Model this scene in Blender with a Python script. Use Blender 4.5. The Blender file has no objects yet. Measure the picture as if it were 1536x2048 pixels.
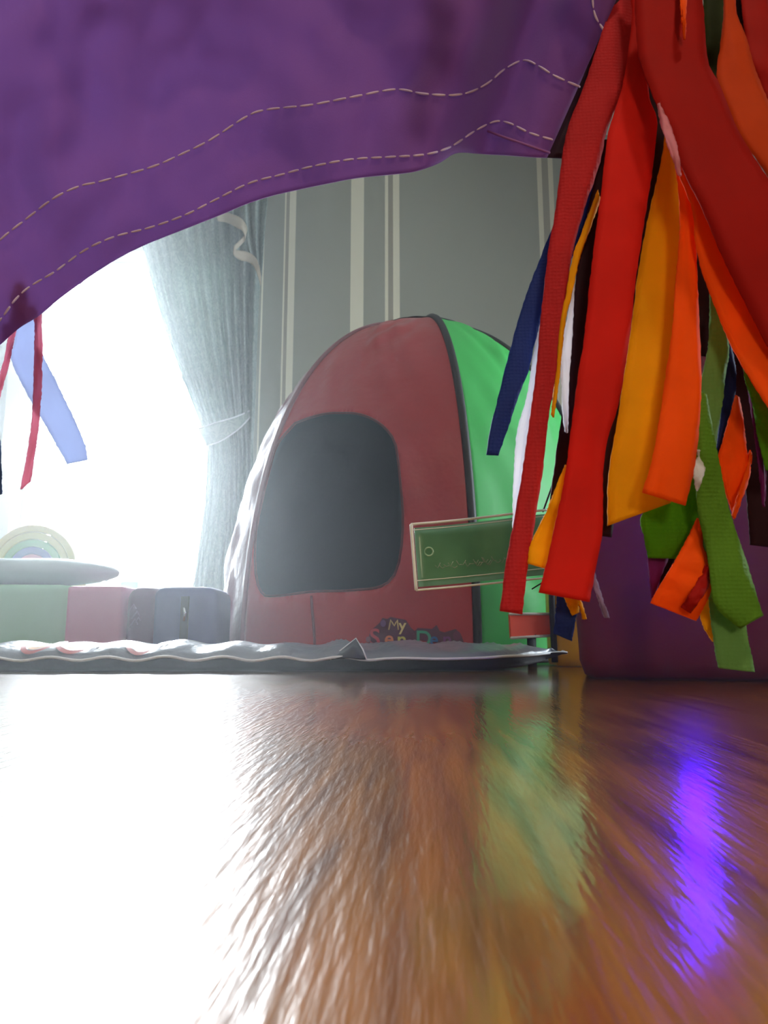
import bpy, bmesh, math, random
from mathutils import Vector, Matrix, geometry, noise

random.seed(7)
S = bpy.context.scene
COL = S.collection

# ---------------------------------------------------------------- camera
F = 1480.0
PITCH = math.atan(251 / F)
CAMH = 0.08
cam_d = bpy.data.cameras.new('camera')
cam = bpy.data.objects.new('camera', cam_d)
COL.objects.link(cam)
cam.location = (0, 0, CAMH)
cam.rotation_euler = (math.pi / 2 + PITCH, 0, 0)
cam_d.sensor_fit = 'VERTICAL'
cam_d.sensor_height = 36
cam_d.lens = F / 2048 * 36
cam_d.clip_start = 0.01
cam_d.dof.use_dof = True
cam_d.dof.focus_distance = 0.8
cam_d.dof.aperture_fstop = 20
S.camera = cam

# ---------------------------------------------------------------- world, light, exposure
W = bpy.data.worlds.new('daylight')
S.world = W
W.use_nodes = True
nt = W.node_tree
bg = nt.nodes['Background']
bg.inputs['Color'].default_value = (0.86, 0.93, 1.0, 1)
bg.inputs['Strength'].default_value = 24.0

S.view_settings.view_transform = 'Standard'
S.view_settings.look = 'None'
S.view_settings.gamma = 1
S.view_settings.use_curve_mapping = False
S.view_settings.exposure = 0.0
HAZE = 0.036
LED = 15.0
S.cycles.max_bounces = 8
S.cycles.diffuse_bounces = 5
S.cycles.glossy_bounces = 4
S.cycles.transmission_bounces = 6
S.cycles.transparent_max_bounces = 12
S.cycles.volume_bounces = 0
S.cycles.sample_clamp_indirect = 8
S.cycles.use_denoising = True


def light(name, kind, loc, energy, color, size=None, size_y=None, aim=None, spot=None, blend=None):
    d = bpy.data.lights.new(name, kind)
    o = bpy.data.objects.new(name, d)
    COL.objects.link(o)
    o.location = loc
    d.energy = energy
    d.color = color
    if kind == 'AREA':
        d.shape = 'RECTANGLE' if size_y else 'DISK'
        d.size = size
        if size_y:
            d.size_y = size_y
    if spot:
        d.spot_size = spot
        d.spot_blend = blend
        d.shadow_soft_size = size or 0.02
    if aim is not None:
        o.rotation_euler = (Vector(aim) - Vector(loc)).to_track_quat('-Z', 'Y').to_euler()
    return o


WALL_Y = 4.6
# sky portals at the two windows (they only guide the daylight through the openings)
for nm, loc, rot, sx, sy in (('window_portal', (-1.62, 4.95, 1.60), (-math.pi / 2, 0, 0), 1.5, 2.5),
                             ('added_window_portal', (3.25, 2.3, 1.55), (0, math.pi / 2, 0), 1.7, 1.6)):
    p = light(nm, 'AREA', loc, 1, (1, 1, 1), sx, sy)
    p.rotation_euler = rot
    p.data.cycles.is_portal = True
light('ceiling_fill_light', 'AREA', (0.5, -1.3, 3.15), 40, (1.0, 0.80, 0.58), 0.34, aim=(0.5, -1.3, 0))  # added fill from behind the camera, with an unseen ceiling fitting
# hazy sun low in the sky, shining in through the sash window
sun = light('sun', 'SUN', (-3, 12, 5), 11.0, (0.93, 0.96, 1.0), aim=(-3 + .33, 12 - 1, 5 - .36))
sun.data.angle = math.radians(5)
# warm front fill added behind the camera, inside an unseen lantern
light('lantern_fill_light', 'POINT', (0.15, -0.55, 0.30), 8.0, (1.0, 0.74, 0.48), size=None).data.shadow_soft_size = .07
# ---------------------------------------------------------------- projection helpers
CP, SP = math.cos(PITCH), math.sin(PITCH)


def ray(px, py):
    a = (px - 768) / F
    b = -(py - 1024) / F
    return Vector((a, CP - b * SP, SP + b * CP))


def U(px, py, Y):
    r = ray(px, py)
    return Vector((0, 0, CAMH)) + r * (Y / r.y)


def UC(px, py, D):
    return Vector((0, 0, CAMH)) + ray(px, py) * D


def G(px, py, z=0.0):
    r = ray(px, py)
    return Vector((0, 0, CAMH)) + r * ((z - CAMH) / r.z)


def proj(P):
    v = P - Vector((0, 0, CAMH))
    dpt = v.y * CP + v.z * SP
    up = -v.y * SP + v.z * CP
    return (768 + F * v.x / dpt, 1024 - F * up / dpt)


# ---------------------------------------------------------------- materials
def mat(name, color, rough=0.6, metal=0.0, bump=None, trans=0.0, coat=0.0, spec=0.5, sheen=0.0,
        var=0.0, var_scale=6.0, tcolor=None, emis=None):
    m = bpy.data.materials.new(name)
    m.use_nodes = True
    N, L = m.node_tree.nodes, m.node_tree.links
    b = N['Principled BSDF']
    out = N['Material Output']
    c = (*color, 1)
    b.inputs['Base Color'].default_value = c
    b.inputs['Roughness'].default_value = rough
    b.inputs['Metallic'].default_value = metal
    b.inputs['Coat Weight'].default_value = coat
    b.inputs['Coat Roughness'].default_value = 0.15
    b.inputs['Specular IOR Level'].default_value = spec
    b.inputs['Sheen Weight'].default_value = sheen
    tc = N.new('ShaderNodeTexCoord')
    if var:
        n = N.new('ShaderNodeTexNoise')
        n.inputs['Scale'].default_value = var_scale
        n.inputs['Detail'].default_value = 3
        L.new(tc.outputs['Object'], n.inputs['Vector'])
        mr = N.new('ShaderNodeMapRange')
        mr.inputs[1].default_value = 0.3
        mr.inputs[2].default_value = 0.7
        mr.inputs[3].default_value = 1 - var
        mr.inputs[4].default_value = 1 + var
        L.new(n.outputs['Fac'], mr.inputs[0])
        mx = N.new('ShaderNodeVectorMath')
        mx.operation = 'SCALE'
        mx.inputs[0].default_value = color
        L.new(mr.outputs[0], mx.inputs['Scale'])
        L.new(mx.outputs[0], b.inputs['Base Color'])
    if bump:
        kind, scale, strength, dist = bump
        if kind == 'noise':
            t = N.new('ShaderNodeTexNoise')
            t.inputs['Detail'].default_value = 4
            o_ = t.outputs['Fac']
        elif kind == 'weave':
            t = N.new('ShaderNodeTexVoronoi')
            t.feature = 'F1'
            t.inputs['Randomness'].default_value = 0.25
            o_ = t.outputs['Distance']
        else:
            t = N.new('ShaderNodeTexWave')
            t.wave_type = 'BANDS'
            t.bands_direction = 'DIAGONAL'
            t.inputs['Distortion'].default_value = 3
            o_ = t.outputs['Fac']
        t.inputs['Scale'].default_value = scale
        L.new(tc.outputs['Object'], t.inputs['Vector'])
        bp = N.new('ShaderNodeBump')
        bp.inputs['Strength'].default_value = strength
        bp.inputs['Distance'].default_value = dist
        L.new(o_, bp.inputs['Height'])
        L.new(bp.outputs[0], b.inputs['Normal'])
    if trans:
        tr = N.new('ShaderNodeBsdfTranslucent')
        tr.inputs['Color'].default_value = (*(tcolor or color), 1)
        ms = N.new('ShaderNodeMixShader')
        ms.inputs[0].default_value = trans
        L.new(b.outputs[0], ms.inputs[1])
        L.new(tr.outputs[0], ms.inputs[2])
        L.new(ms.outputs[0], out.inputs['Surface'])
    if emis:
        b.inputs['Emission Color'].default_value = (*emis[:3], 1)
        b.inputs['Emission Strength'].default_value = emis[3]
    return m


def srgb(r, g, b):
    f = lambda c: ((c / 255 + 0.055) / 1.055) ** 2.4 if c > 10 else c / 255 / 12.92
    return (f(r), f(g), f(b))


# ---------------------------------------------------------------- object helpers
def props(o, label=None, cat=None, group=None, kind=None):
    if label: o['label'] = label
    if cat: o['category'] = cat
    if group: o['group'] = group
    if kind: o['kind'] = kind
    return o


def obj(name, verts, faces, m, parent=None, smooth=True, solid=0.0, soffset=0.0, m2=None, bevel=0.0, subd=0):
    me = bpy.data.meshes.new(name)
    o = bpy.data.objects.new(name, me)
    COL.objects.link(o)
    org = Vector((0, 0, 0))
    if parent:
        o.parent = parent
        org = parent.location.copy()
        if parent.parent:
            org = org + parent.parent.location
    me.from_pydata([tuple(Vector(v) - org) for v in verts], [], faces)
    me.materials.append(m)
    if m2:
        me.materials.append(m2)
    for p in me.polygons:
        p.use_smooth = smooth
    me.update()
    if bevel:
        md = o.modifiers.new('bevel', 'BEVEL')
        md.width = bevel
        md.segments = 3
        md.limit_method = 'ANGLE'
    if solid:
        md = o.modifiers.new('solid', 'SOLIDIFY')
        md.thickness = solid
        md.offset = soffset
        if m2:
            md.material_offset = 1
            md.material_offset_rim = 0
    if subd:
        md = o.modifiers.new('sub', 'SUBSURF')
        md.levels = md.render_levels = subd
    return o


def empty(name, loc, label=None, cat=None, group=None, kind=None):
    o = bpy.data.objects.new(name, None)
    o.empty_display_size = 0.05
    COL.objects.link(o)
    o.location = loc
    return props(o, label, cat, group, kind)


def box_vf(x0, x1, y0, y1, z0, z1):
    v = [(x, y, z) for x in (x0, x1) for y in (y0, y1) for z in (z0, z1)]
    f = [(0, 1, 3, 2), (4, 6, 7, 5), (0, 4, 5, 1), (2, 3, 7, 6), (0, 2, 6, 4), (1, 5, 7, 3)]
    return v, f


def merge(parts):
    V, Fc = [], []
    for v, f in parts:
        n = len(V)
        V += list(v)
        Fc += [tuple(i + n for i in q) for q in f]
    return V, Fc


def tube_vf(pts, r, n=8, caps=True):
    pts = [Vector(p) for p in pts]
    V, Fc = [], []
    rr = r if isinstance(r, (list, tuple)) else [r] * len(pts)
    prev = None
    for i, p in enumerate(pts):
        t = (pts[min(i + 1, len(pts) - 1)] - pts[max(i - 1, 0)])
        t.normalize()
        a = prev if prev is not None else (Vector((0, 0, 1)) if abs(t.z) < 0.9 else Vector((1, 0, 0)))
        u = (a - t * a.dot(t))
        if u.length < 1e-6:
            u = t.orthogonal()
        u.normalize()
        prev = u
        w = t.cross(u)
        for k in range(n):
            an = 2 * math.pi * k / n
            V.append(p + (u * math.cos(an) + w * math.sin(an)) * rr[i])
    for i in range(len(pts) - 1):
        for k in range(n):
            k2 = (k + 1) % n
            Fc.append((i * n + k, i * n + k2, (i + 1) * n + k2, (i + 1) * n + k))
    if caps:
        Fc.append(tuple(range(n - 1, -1, -1)))
        Fc.append(tuple((len(pts) - 1) * n + k for k in range(n)))
    return V, Fc


def resample(pts, n):
    """Catmull-Rom through pts, n samples by arc length."""
    P = [Vector((p[0], p[1], p[2] if len(p) > 2 else 0)) for p in pts]
    if len(P) == 1:
        return [P[0]] * n
    d = []
    for i in range(len(P) - 1):
        p0 = P[i - 1] if i else P[0] * 2 - P[1]
        p1, p2 = P[i], P[i + 1]
        p3 = P[i + 2] if i + 2 < len(P) else P[-1] * 2 - P[-2]
        for k in range(10):
            t = k / 10
            # linear/catmull blend keeps corners honest
            c = 0.5 * ((2 * p1) + (p2 - p0) * t + (2 * p0 - 5 * p1 + 4 * p2 - p3) * t * t + (3 * p1 - p0 - 3 * p2 + p3) * t ** 3)
            d.append(c)
    d.append(P[-1])
    L = [0]
    for i in range(1, len(d)):
        L.append(L[-1] + (d[i] - d[i - 1]).length)
    out, j = [], 0
    for k in range(n):
        s = L[-1] * k / (n - 1)
        while j < len(L) - 2 and L[j + 1] < s:
            j += 1
        q = (s - L[j]) / max(1e-9, L[j + 1] - L[j])
        out.append(d[j].lerp(d[j + 1], min(1, max(0, q))))
    return out


def grid_faces(nu, nv):
    return [(i * nv + j, i * nv + j + 1, (i + 1) * nv + j + 1, (i + 1) * nv + j) for i in range(nu - 1) for j in range(nv - 1)]


def nz(x, y, z=0.0):
    return noise.noise(Vector((x, y, z)))


# ================================================================= ROOM
RX0, RX1, RY0, RZ = -3.2, 3.2, -2.8, 3.5
# ---- floor: varnished wood, boards running away from the camera
fm = bpy.data.materials.new('varnished_wood')
fm.use_nodes = True
N, L = fm.node_tree.nodes, fm.node_tree.links
b = N['Principled BSDF']
tc = N.new('ShaderNodeTexCoord')
mp = N.new('ShaderNodeMapping')
mp.inputs['Rotation'].default_value = (0, 0, math.radians(3))
L.new(tc.outputs['Object'], mp.inputs['Vector'])
gs = N.new('ShaderNodeMapping')
gs.inputs['Scale'].default_value = (70, 4.5, 1)
L.new(mp.outputs[0], gs.inputs['Vector'])
gn = N.new('ShaderNodeTexNoise')
gn.inputs['Scale'].default_value = 1
gn.inputs['Detail'].default_value = 5
gn.inputs['Distortion'].default_value = 0.6
L.new(gs.outputs[0], gn.inputs['Vector'])
cr = N.new('ShaderNodeValToRGB')
cr.color_ramp.elements[0].position = 0.30
cr.color_ramp.elements[0].color = (0.10, 0.029, 0.003, 1)
cr.color_ramp.elements[1].position = 0.70
cr.color_ramp.elements[1].color = (0.31, 0.112, 0.006, 1)
L.new(gn.outputs['Fac'], cr.inputs[0])
bn = N.new('ShaderNodeTexNoise')
bn.inputs['Scale'].default_value = 1.6
L.new(mp.outputs[0], bn.inputs['Vector'])
mxc = N.new('ShaderNodeMix')
mxc.data_type = 'RGBA'
mxc.blend_type = 'MULTIPLY'
mxc.inputs[0].default_value = 0.35
L.new(cr.outputs[0], mxc.inputs[6])
L.new(bn.outputs['Fac'], mxc.inputs[7])
# board joints, 0.62 m apart (one of them crosses the picture on the left)
sx = N.new('ShaderNodeSeparateXYZ')
L.new(mp.outputs[0], sx.inputs[0])
ad = N.new('ShaderNodeMath'); ad.operation = 'ADD'; ad.inputs[1].default_value = 0.285 + 6.2
L.new(sx.outputs[0], ad.inputs[0])
md = N.new('ShaderNodeMath'); md.operation = 'MODULO'; md.inputs[1].default_value = 0.62
L.new(ad.outputs[0], md.inputs[0])
lt = N.new('ShaderNodeMath'); lt.operation = 'LESS_THAN'; lt.inputs[1].default_value = 0.0022
L.new(md.outputs[0], lt.inputs[0])
mxj = N.new('ShaderNodeMix'); mxj.data_type = 'RGBA'
L.new(lt.outputs[0], mxj.inputs[0])
L.new(mxc.outputs[2], mxj.inputs[6])
mxj.inputs[7].default_value = (0.01, 0.005, 0.003, 1)
L.new(mxj.outputs[2], b.inputs['Base Color'])
b.inputs['Roughness'].default_value = 0.34
b.inputs['Specular IOR Level'].default_value = 0.15
b.inputs['Coat Weight'].default_value = 1.0
b.inputs['Coat Roughness'].default_value = 0.10
b.inputs['Coat IOR'].default_value = 1.37
# grain in the varnish
g2 = N.new('ShaderNodeMapping'); g2.inputs['Scale'].default_value = (240, 26, 1)
L.new(mp.outputs[0], g2.inputs['Vector'])
n2 = N.new('ShaderNodeTexNoise'); n2.inputs['Scale'].default_value = 1; n2.inputs['Detail'].default_value = 3
L.new(g2.outputs[0], n2.inputs['Vector'])
b2 = N.new('ShaderNodeBump'); b2.inputs['Strength'].default_value = 0.55; b2.inputs['Distance'].default_value = 0.0011
sb = N.new('ShaderNodeMath'); sb.operation = 'SUBTRACT'
L.new(n2.outputs['Fac'], sb.inputs[0]); L.new(lt.outputs[0], sb.inputs[1])
L.new(sb.outputs[0], b2.inputs['Height'])
L.new(b2.outputs[0], b.inputs['Normal'])
b3 = N.new('ShaderNodeBump'); b3.inputs['Strength'].default_value = 0.4; b3.inputs['Distance'].default_value = 0.0006
L.new(sb.outputs[0], b3.inputs['Height'])
L.new(b3.outputs[0], b.inputs['Coat Normal'])
v, f = box_vf(RX0, RX1, RY0, WALL_Y, -0.06, 0)
props(obj('floor', v, f, fm, smooth=False), kind='structure')

# ---- striped wallpaper on the far wall; stripe positions are read off the photo
wm = bpy.data.materials.new('striped_wallpaper')
wm.use_nodes = True
N, L = wm.node_tree.nodes, wm.node_tree.links
b = N['Principled BSDF']
b.inputs['Roughness'].default_value = 0.75
tc = N.new('ShaderNodeTexCoord')
sx = N.new('ShaderNodeSeparateXYZ')
L.new(tc.outputs['Object'], sx.inputs[0])
xs = lambda px: U(px, 560, WALL_Y).x
x_lo, x_hi = -1.0, 1.8
mr = N.new('ShaderNodeMapRange')
mr.inputs[1].default_value = x_lo
mr.inputs[2].default_value = x_hi
L.new(sx.outputs[0], mr.inputs[0])
rp = N.new('ShaderNodeValToRGB')
rp.color_ramp.interpolation = 'CONSTANT'
BASE = srgb(146, 149, 136)
CREAM = srgb(214, 212, 190)
TAUPE = srgb(150, 146, 130)
stripes = [(521, 526, CREAM), (563, 567, CREAM), (567, 576, TAUPE), (576, 588, CREAM), (698, 726, CREAM),
           (768, 776, CREAM), (776, 784, TAUPE), (784, 799, CREAM),
           (1080, 1090, CREAM), (1090, 1103, TAUPE), (1103, 1112, CREAM), (1240, 1268, CREAM)]
els = rp.color_ramp.elements
els[0].position = 0
els[0].color = (*BASE, 1)
els.remove(els[1])
last = None
for a, c, colr in stripes:
    t0 = (xs(a) - x_lo) / (x_hi - x_lo)
    t1 = (xs(c) - x_lo) / (x_hi - x_lo)
    if last is not None and abs(last.position - t0) < 1e-4:
        last.color = (*colr, 1)
    else:
        e = els.new(t0); e.color = (*colr, 1)
    last = els.new(t1); last.color = (*BASE, 1)
L.new(mr.outputs[0], rp.inputs[0])
L.new(rp.outputs[0], b.inputs['Base Color'])
n = N.new('ShaderNodeTexNoise'); n.inputs['Scale'].default_value = 90
L.new(tc.outputs['Object'], n.inputs['Vector'])
bp = N.new('ShaderNodeBump'); bp.inputs['Strength'].default_value = 0.15; bp.inputs['Distance'].default_value = 0.002
L.new(n.outputs['Fac'], bp.inputs['Height']); L.new(bp.outputs[0], b.inputs['Normal'])

paint = mat('painted_wall', srgb(176, 178, 166), 0.8, bump=('noise', 60, 0.1, 0.002))
white_paint = mat('white_gloss_paint', srgb(236, 238, 238), 0.35)
ceil_m = mat('ceiling_paint', srgb(238, 236, 230), 0.85, bump=('noise', 40, 0.1, 0.002))

# far wall with window opening
WX0, WX1, WZ0, WZ1 = U(34, 900, WALL_Y).x, U(446, 900, WALL_Y).x, 0.36, 2.62
T = 0.32
parts = [box_vf(RX0, WX0, WALL_Y, WALL_Y + T, 0, RZ), box_vf(WX1, RX1, WALL_Y, WALL_Y + T, 0, RZ),
         box_vf(WX0, WX1, WALL_Y, WALL_Y + T, 0, WZ0), box_vf(WX0, WX1, WALL_Y, WALL_Y + T, WZ1, RZ)]
props(obj('wall_back', *merge(parts), wm, smooth=False), kind='structure')
props(obj('wall_left', *box_vf(RX0 - .15, RX0, RY0, WALL_Y, 0, RZ), paint, smooth=False), kind='structure')
# right wall; its unseen side window is added to light the tent's green face
SY0, SY1, SZ0, SZ1 = 1.5, 3.1, 0.7, 2.4
parts = [box_vf(RX1, RX1 + .2, RY0, SY0, 0, RZ), box_vf(RX1, RX1 + .2, SY1, WALL_Y, 0, RZ),
         box_vf(RX1, RX1 + .2, SY0, SY1, 0, SZ0), box_vf(RX1, RX1 + .2, SY0, SY1, SZ1, RZ)]
props(obj('wall_right', *merge(parts), paint, smooth=False), kind='structure')
props(obj('wall_front', *box_vf(RX0, RX1, RY0 - .15, RY0, 0, RZ), paint, smooth=False), kind='structure')
props(obj('ceiling', *box_vf(RX0, RX1, RY0, WALL_Y, RZ, RZ + .1), ceil_m, smooth=False), kind='structure')
props(obj('baseboard_back', *box_vf(WX1 + .1, RX1, WALL_Y - .02, WALL_Y, 0, .16), white_paint, smooth=False, bevel=.006), kind='structure')

# glass
gm = bpy.data.materials.new('window_glass')
gm.use_nodes = True
N, L = gm.node_tree.nodes, gm.node_tree.links
N.remove(N['Principled BSDF'])
t_ = N.new('ShaderNodeBsdfTransparent'); t_.inputs[0].default_value = (0.96, 0.985, 0.99, 1)
g_ = N.new('ShaderNodeBsdfGlossy'); g_.inputs['Roughness'].default_value = 0.02
fr = N.new('ShaderNodeFresnel'); fr.inputs[0].default_value = 1.45
ms = N.new('ShaderNodeMixShader')
L.new(fr.outputs[0], ms.inputs[0]); L.new(t_.outputs[0], ms.inputs[1]); L.new(g_.outputs[0], ms.inputs[2])
L.new(ms.outputs[0], N['Material Output'].inputs['Surface'])

# main sash window
win = empty('window_1', ((WX0 + WX1) / 2, WALL_Y + .16, WZ0))
win['kind'] = 'structure'
YF = WALL_Y + .16
px_z = lambda py: U(768, py, YF).z
px_x = lambda px, py=900: U(px, py, YF).x
zm = px_z(762)
bars = [box_vf(WX0, WX0 + .055, YF - .04, YF + .05, WZ0, WZ1), box_vf(WX1 - .055, WX1, YF - .04, YF + .05, WZ0, WZ1),
        box_vf(WX0, WX1, YF - .04, YF + .05, WZ0, WZ0 + .07), box_vf(WX0, WX1, YF - .04, YF + .05, WZ1 - .06, WZ1),
        box_vf(WX0, WX1, YF - .045, YF + .045, zm - .022, zm + .022)]
obj('window_frame', *merge(bars), white_paint, win, smooth=False, bevel=.004)
gb = []
for py in (502, 637):
    z = px_z(py); gb.append(box_vf(WX0 + .05, WX1 - .05, YF - .012, YF + .012, z - .011, z + .011))
for z in (zm + 3 * (px_z(637) - zm), ):
    gb.append(box_vf(WX0 + .05, WX1 - .05, YF - .012, YF + .012, z + .0, z + .022))
z = px_z(892); gb.append(box_vf(WX0 + .05, WX1 - .05, YF - .012, YF + .012, z - .011, z + .011))
xa, xb = U(157, 637, YF).x, U(247, 637, YF).x
step = xb - xa
for k in (-1, 0, 1, 2):
    x = xa + k * step
    gb.append(box_vf(x - .008, x + .008, YF - .014, YF + .010, zm, WZ1 - .05))
for k in (-1, 0, 1, 2):
    x = xa + k * step
    gb.append(box_vf(x - .008, x + .008, YF - .014, YF + .010, WZ0 + .06, zm))
obj('glazing_bars', *merge(gb), white_paint, win, smooth=False)
obj('window_glass', *box_vf(WX0 + .05, WX1 - .05, YF + .014, YF + .018, WZ0 + .06, WZ1 - .05), gm, win, smooth=False)
obj('window_sill', *box_vf(WX0 - .06, WX1 + .06, WALL_Y - .09, YF - .04, WZ0 - .045, WZ0 - .005), white_paint, win, smooth=False, bevel=.006)
arch = [box_vf(WX0 - .09, WX0, WALL_Y - .025, WALL_Y - .001, WZ0, WZ1 + .09), box_vf(WX1, WX1 + .09, WALL_Y - .025, WALL_Y - .001, WZ0, WZ1 + .09),
        box_vf(WX0, WX1, WALL_Y - .025, WALL_Y - .001, WZ1, WZ1 + .09)]
obj('architrave', *merge(arch), white_paint, win, smooth=False, bevel=.004)

win2 = empty('added_side_window', (RX1 + .1, (SY0 + SY1) / 2, SZ0))
win2['kind'] = 'structure'
fr2 = [box_vf(RX1 + .07, RX1 + .13, SY0, SY0 + .05, SZ0, SZ1), box_vf(RX1 + .07, RX1 + .13, SY1 - .05, SY1, SZ0, SZ1),
       box_vf(RX1 + .07, RX1 + .13, SY0, SY1, SZ0, SZ0 + .05), box_vf(RX1 + .07, RX1 + .13, SY0, SY1, SZ1 - .05, SZ1)]
obj('window_frame', *merge(fr2), white_paint, win2, smooth=False)
obj('window_glass', *box_vf(RX1 + .098, RX1 + .102, SY0 + .04, SY1 - .04, SZ0 + .04, SZ1 - .04), gm, win2, smooth=False)

# ceiling lamp added out of view as the fitting of the fill light
lamp = empty('ceiling_fill_lamp', (0.5, -1.3, RZ), 'added round white glass ceiling lamp, unseen behind the camera, for fill light', 'ceiling light')
shade_m = mat('lamp_glass', (0.9, 0.86, 0.78), 0.4, emis=(1, .82, .6, 1.5))
pv = [(0.5 + r * math.cos(a), -1.3 + r * math.sin(a), z) for r, z in ((.06, RZ - .30 + .05), (.19, RZ - .22), (.2, RZ - .14), (.15, RZ - .06)) for a in [2 * math.pi * k / 24 for k in range(24)]]
pf = [(i * 24 + k, i * 24 + (k + 1) % 24, (i + 1) * 24 + (k + 1) % 24, (i + 1) * 24 + k) for i in range(3) for k in range(24)]
pf.append(tuple(range(23, -1, -1)))
obj('lamp_shade', pv, pf, shade_m, lamp)
cv, cf = tube_vf([(0.5, -1.3, RZ - .07), (0.5, -1.3, RZ)], .1, 20)
obj('ceiling_rose', cv, cf, white_paint, lamp)

# added lantern, out of view, housing the warm front fill
lan = empty('fill_lantern', (0.15, -0.55, 0), 'small added lantern with a pale globe, unseen behind the camera, for front fill', 'lantern')
V = [(0.15 + .085 * math.cos(a) * math.sin(t), -0.55 + .085 * math.sin(a) * math.sin(t), .30 + .085 * math.cos(t)) for t in [math.pi * (k + .5) / 12 for k in range(12)] for a in [2 * math.pi * q / 20 for q in range(20)]]
Fg = [(i * 20 + k, (i + 1) * 20 + k, (i + 1) * 20 + (k + 1) % 20, i * 20 + (k + 1) % 20) for i in range(11) for k in range(20)]
obj('lamp_globe', V, Fg, gm, lan)
obj('lamp_stem', *tube_vf([(0.15, -0.55, .02), (0.15, -0.55, .216)], .012, 12), white_paint, lan)
obj('lamp_base', *tube_vf([(0.15, -0.55, 0), (0.15, -0.55, .02)], .09, 24), white_paint, lan)

# ================================================================= CURTAIN
cur_m = bpy.data.materials.new('damask_curtain')
cur_m.use_nodes = True
N, L = cur_m.node_tree.nodes, cur_m.node_tree.links
b = N['Principled BSDF']
tc = N.new('ShaderNodeTexCoord')
vo = N.new('ShaderNodeTexVoronoi'); vo.inputs['Scale'].default_value = 24
wv = N.new('ShaderNodeTexNoise'); wv.inputs['Scale'].default_value = 22; wv.inputs['Detail'].default_value = 3; wv.inputs['Distortion'].default_value = 2.5
L.new(tc.outputs['Object'], wv.inputs['Vector'])
rp = N.new('ShaderNodeValToRGB')
rp.color_ramp.elements[0].position = .46; rp.color_ramp.elements[0].color = (*srgb(132, 150, 146), 1)
rp.color_ramp.elements[1].position = .54; rp.color_ramp.elements[1].color = (*srgb(150, 166, 158), 1)
L.new(wv.outputs['Fac'], rp.inputs[0]); L.new(rp.outputs[0], b.inputs['Base Color'])
b.inputs['Roughness'].default_value = .7
tr = N.new('ShaderNodeBsdfTranslucent'); L.new(rp.outputs[0], tr.inputs[0])
ms = N.new('ShaderNodeMixShader'); ms.inputs[0].default_value = .38
L.new(b.outputs[0], ms.inputs[1]); L.new(tr.outputs[0], ms.inputs[2]); L.new(ms.outputs[0], N['Material Output'].inputs['Surface'])
linen_m = mat('curtain_lining', srgb(168, 160, 138), .8, trans=.15)

YC = 4.36
cur = empty('window_curtain', (U(450, 1200, YC).x, YC, 0), 'grey-green damask curtain drawn aside by a tieback at the window', 'curtain')
Lp = [(240, 180), (255, 340), (272, 440), (290, 510), (313, 600), (342, 690), (375, 780), (402, 850), (414, 888), (414, 930), (410, 1000), (400, 1080), (390, 1150), (384, 1200), (380, 1262)]
Rp = [(540, 180), (535, 340), (530, 440), (524, 510), (518, 600), (514, 690), (511, 780), (508, 850), (506, 888), (506, 930), (506, 1000), (506, 1080), (506, 1150), (508, 1200), (510, 1262)]
NV, NU = 90, 130
LL, RR = resample(Lp, NV), resample(Rp, NV)
verts = []
for j in range(NV):
    t = j / (NV - 1)
    tie = math.exp(-((LL[j].y - 875) / 90) ** 2)
    for i in range(NU):
        u = i / (NU - 1)
        px = LL[j].x + (RR[j].x - LL[j].x) * u
        py = LL[j].y + (RR[j].y - LL[j].y) * u
        ph = u * 2 * math.pi * 10 + 1.2 * math.sin(u * 9) + .3 * math.sin(t * 5)
        amp = .055 * (1 - .45 * tie) * (0.7 + .5 * nz(u * 5, 3))
        dy = amp * math.sin(ph) + .018 * nz(u * 14, t * 3) + .03 * math.cos(u * math.pi) * 0
        if u < .04:
            dy *= u / .04
        p = U(px, py, YC + dy)
        verts.append(p)
obj('curtain_panel', verts, grid_faces(NV, NU), cur_m, cur, solid=.003)
# tieback: a shaped band round the gathered cloth, hooked on the wall at the right
TU, TW = [(396, 858), (430, 846), (470, 834), (508, 818)], [(414, 892), (445, 880), (480, 856), (509, 824)]
A, B = resample(TU, 20), resample(TW, 20)
tv = []
for i in range(20):
    s = math.sin(math.pi * i / 19)
    for k in range(6):
        q = A[i].lerp(B[i], k / 5)
        tv.append(U(q.x, q.y, YC - .055 - .02 * s + .12 * max(0, (i - 12) / 7) * .8))
obj('tieback', tv, grid_faces(20, 6), cur_m, cur, solid=.006)
pip = merge([tube_vf([U(q.x, q.y, YC - .062 - .02 * math.sin(math.pi * i / 19) + .096 * max(0, (i - 12) / 7)) for i, q in enumerate(e)], .0045, 6) for e in (A, B)])
obj('tieback_piping', *pip, mat('pale_cord', srgb(190, 200, 200), .6), cur)
# valance tail with zig-zag edge
val = empty('curtain_valance', (U(490, 430, YC - .12).x, YC - .12, U(490, 430, YC).z),
            'grey-green valance tail with beige zigzag lining above the curtain', 'curtain valance')
Rt = [(545, 150), (543, 250), (540, 330), (535, 400), (530, 460), (526, 520), (523, 562)]
Lt = [(440, 150), (450, 250), (462, 330), (478, 400), (488, 460), (500, 510), (520, 560)]
A, B = resample(Lt, 30), resample(Rt, 30)
tv = []
for j in range(30):
    for i in range(24):
        u = i / 23
        q = A[j].lerp(B[j], u)
        tv.append(U(q.x, q.y, YC - .115 + .03 * math.sin(u * 15 + j * .12)))
obj('valance_tail', tv, grid_faces(30, 24), cur_m, val, solid=.003)
zig_top = [(430, 425), (450, 424), (478, 434), (490, 446), (494, 462), (480, 480), (468, 492), (472, 500), (492, 503), (512, 516), (521, 545), (522, 566)]
zig_bot = [(436, 442), (455, 446), (474, 456), (485, 462), (490, 480), (476, 496), (466, 508), (480, 520), (496, 524), (508, 534), (517, 556), (521, 572)]
A, B = resample(zig_top, 60), resample(zig_bot, 60)
tv = []
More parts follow.
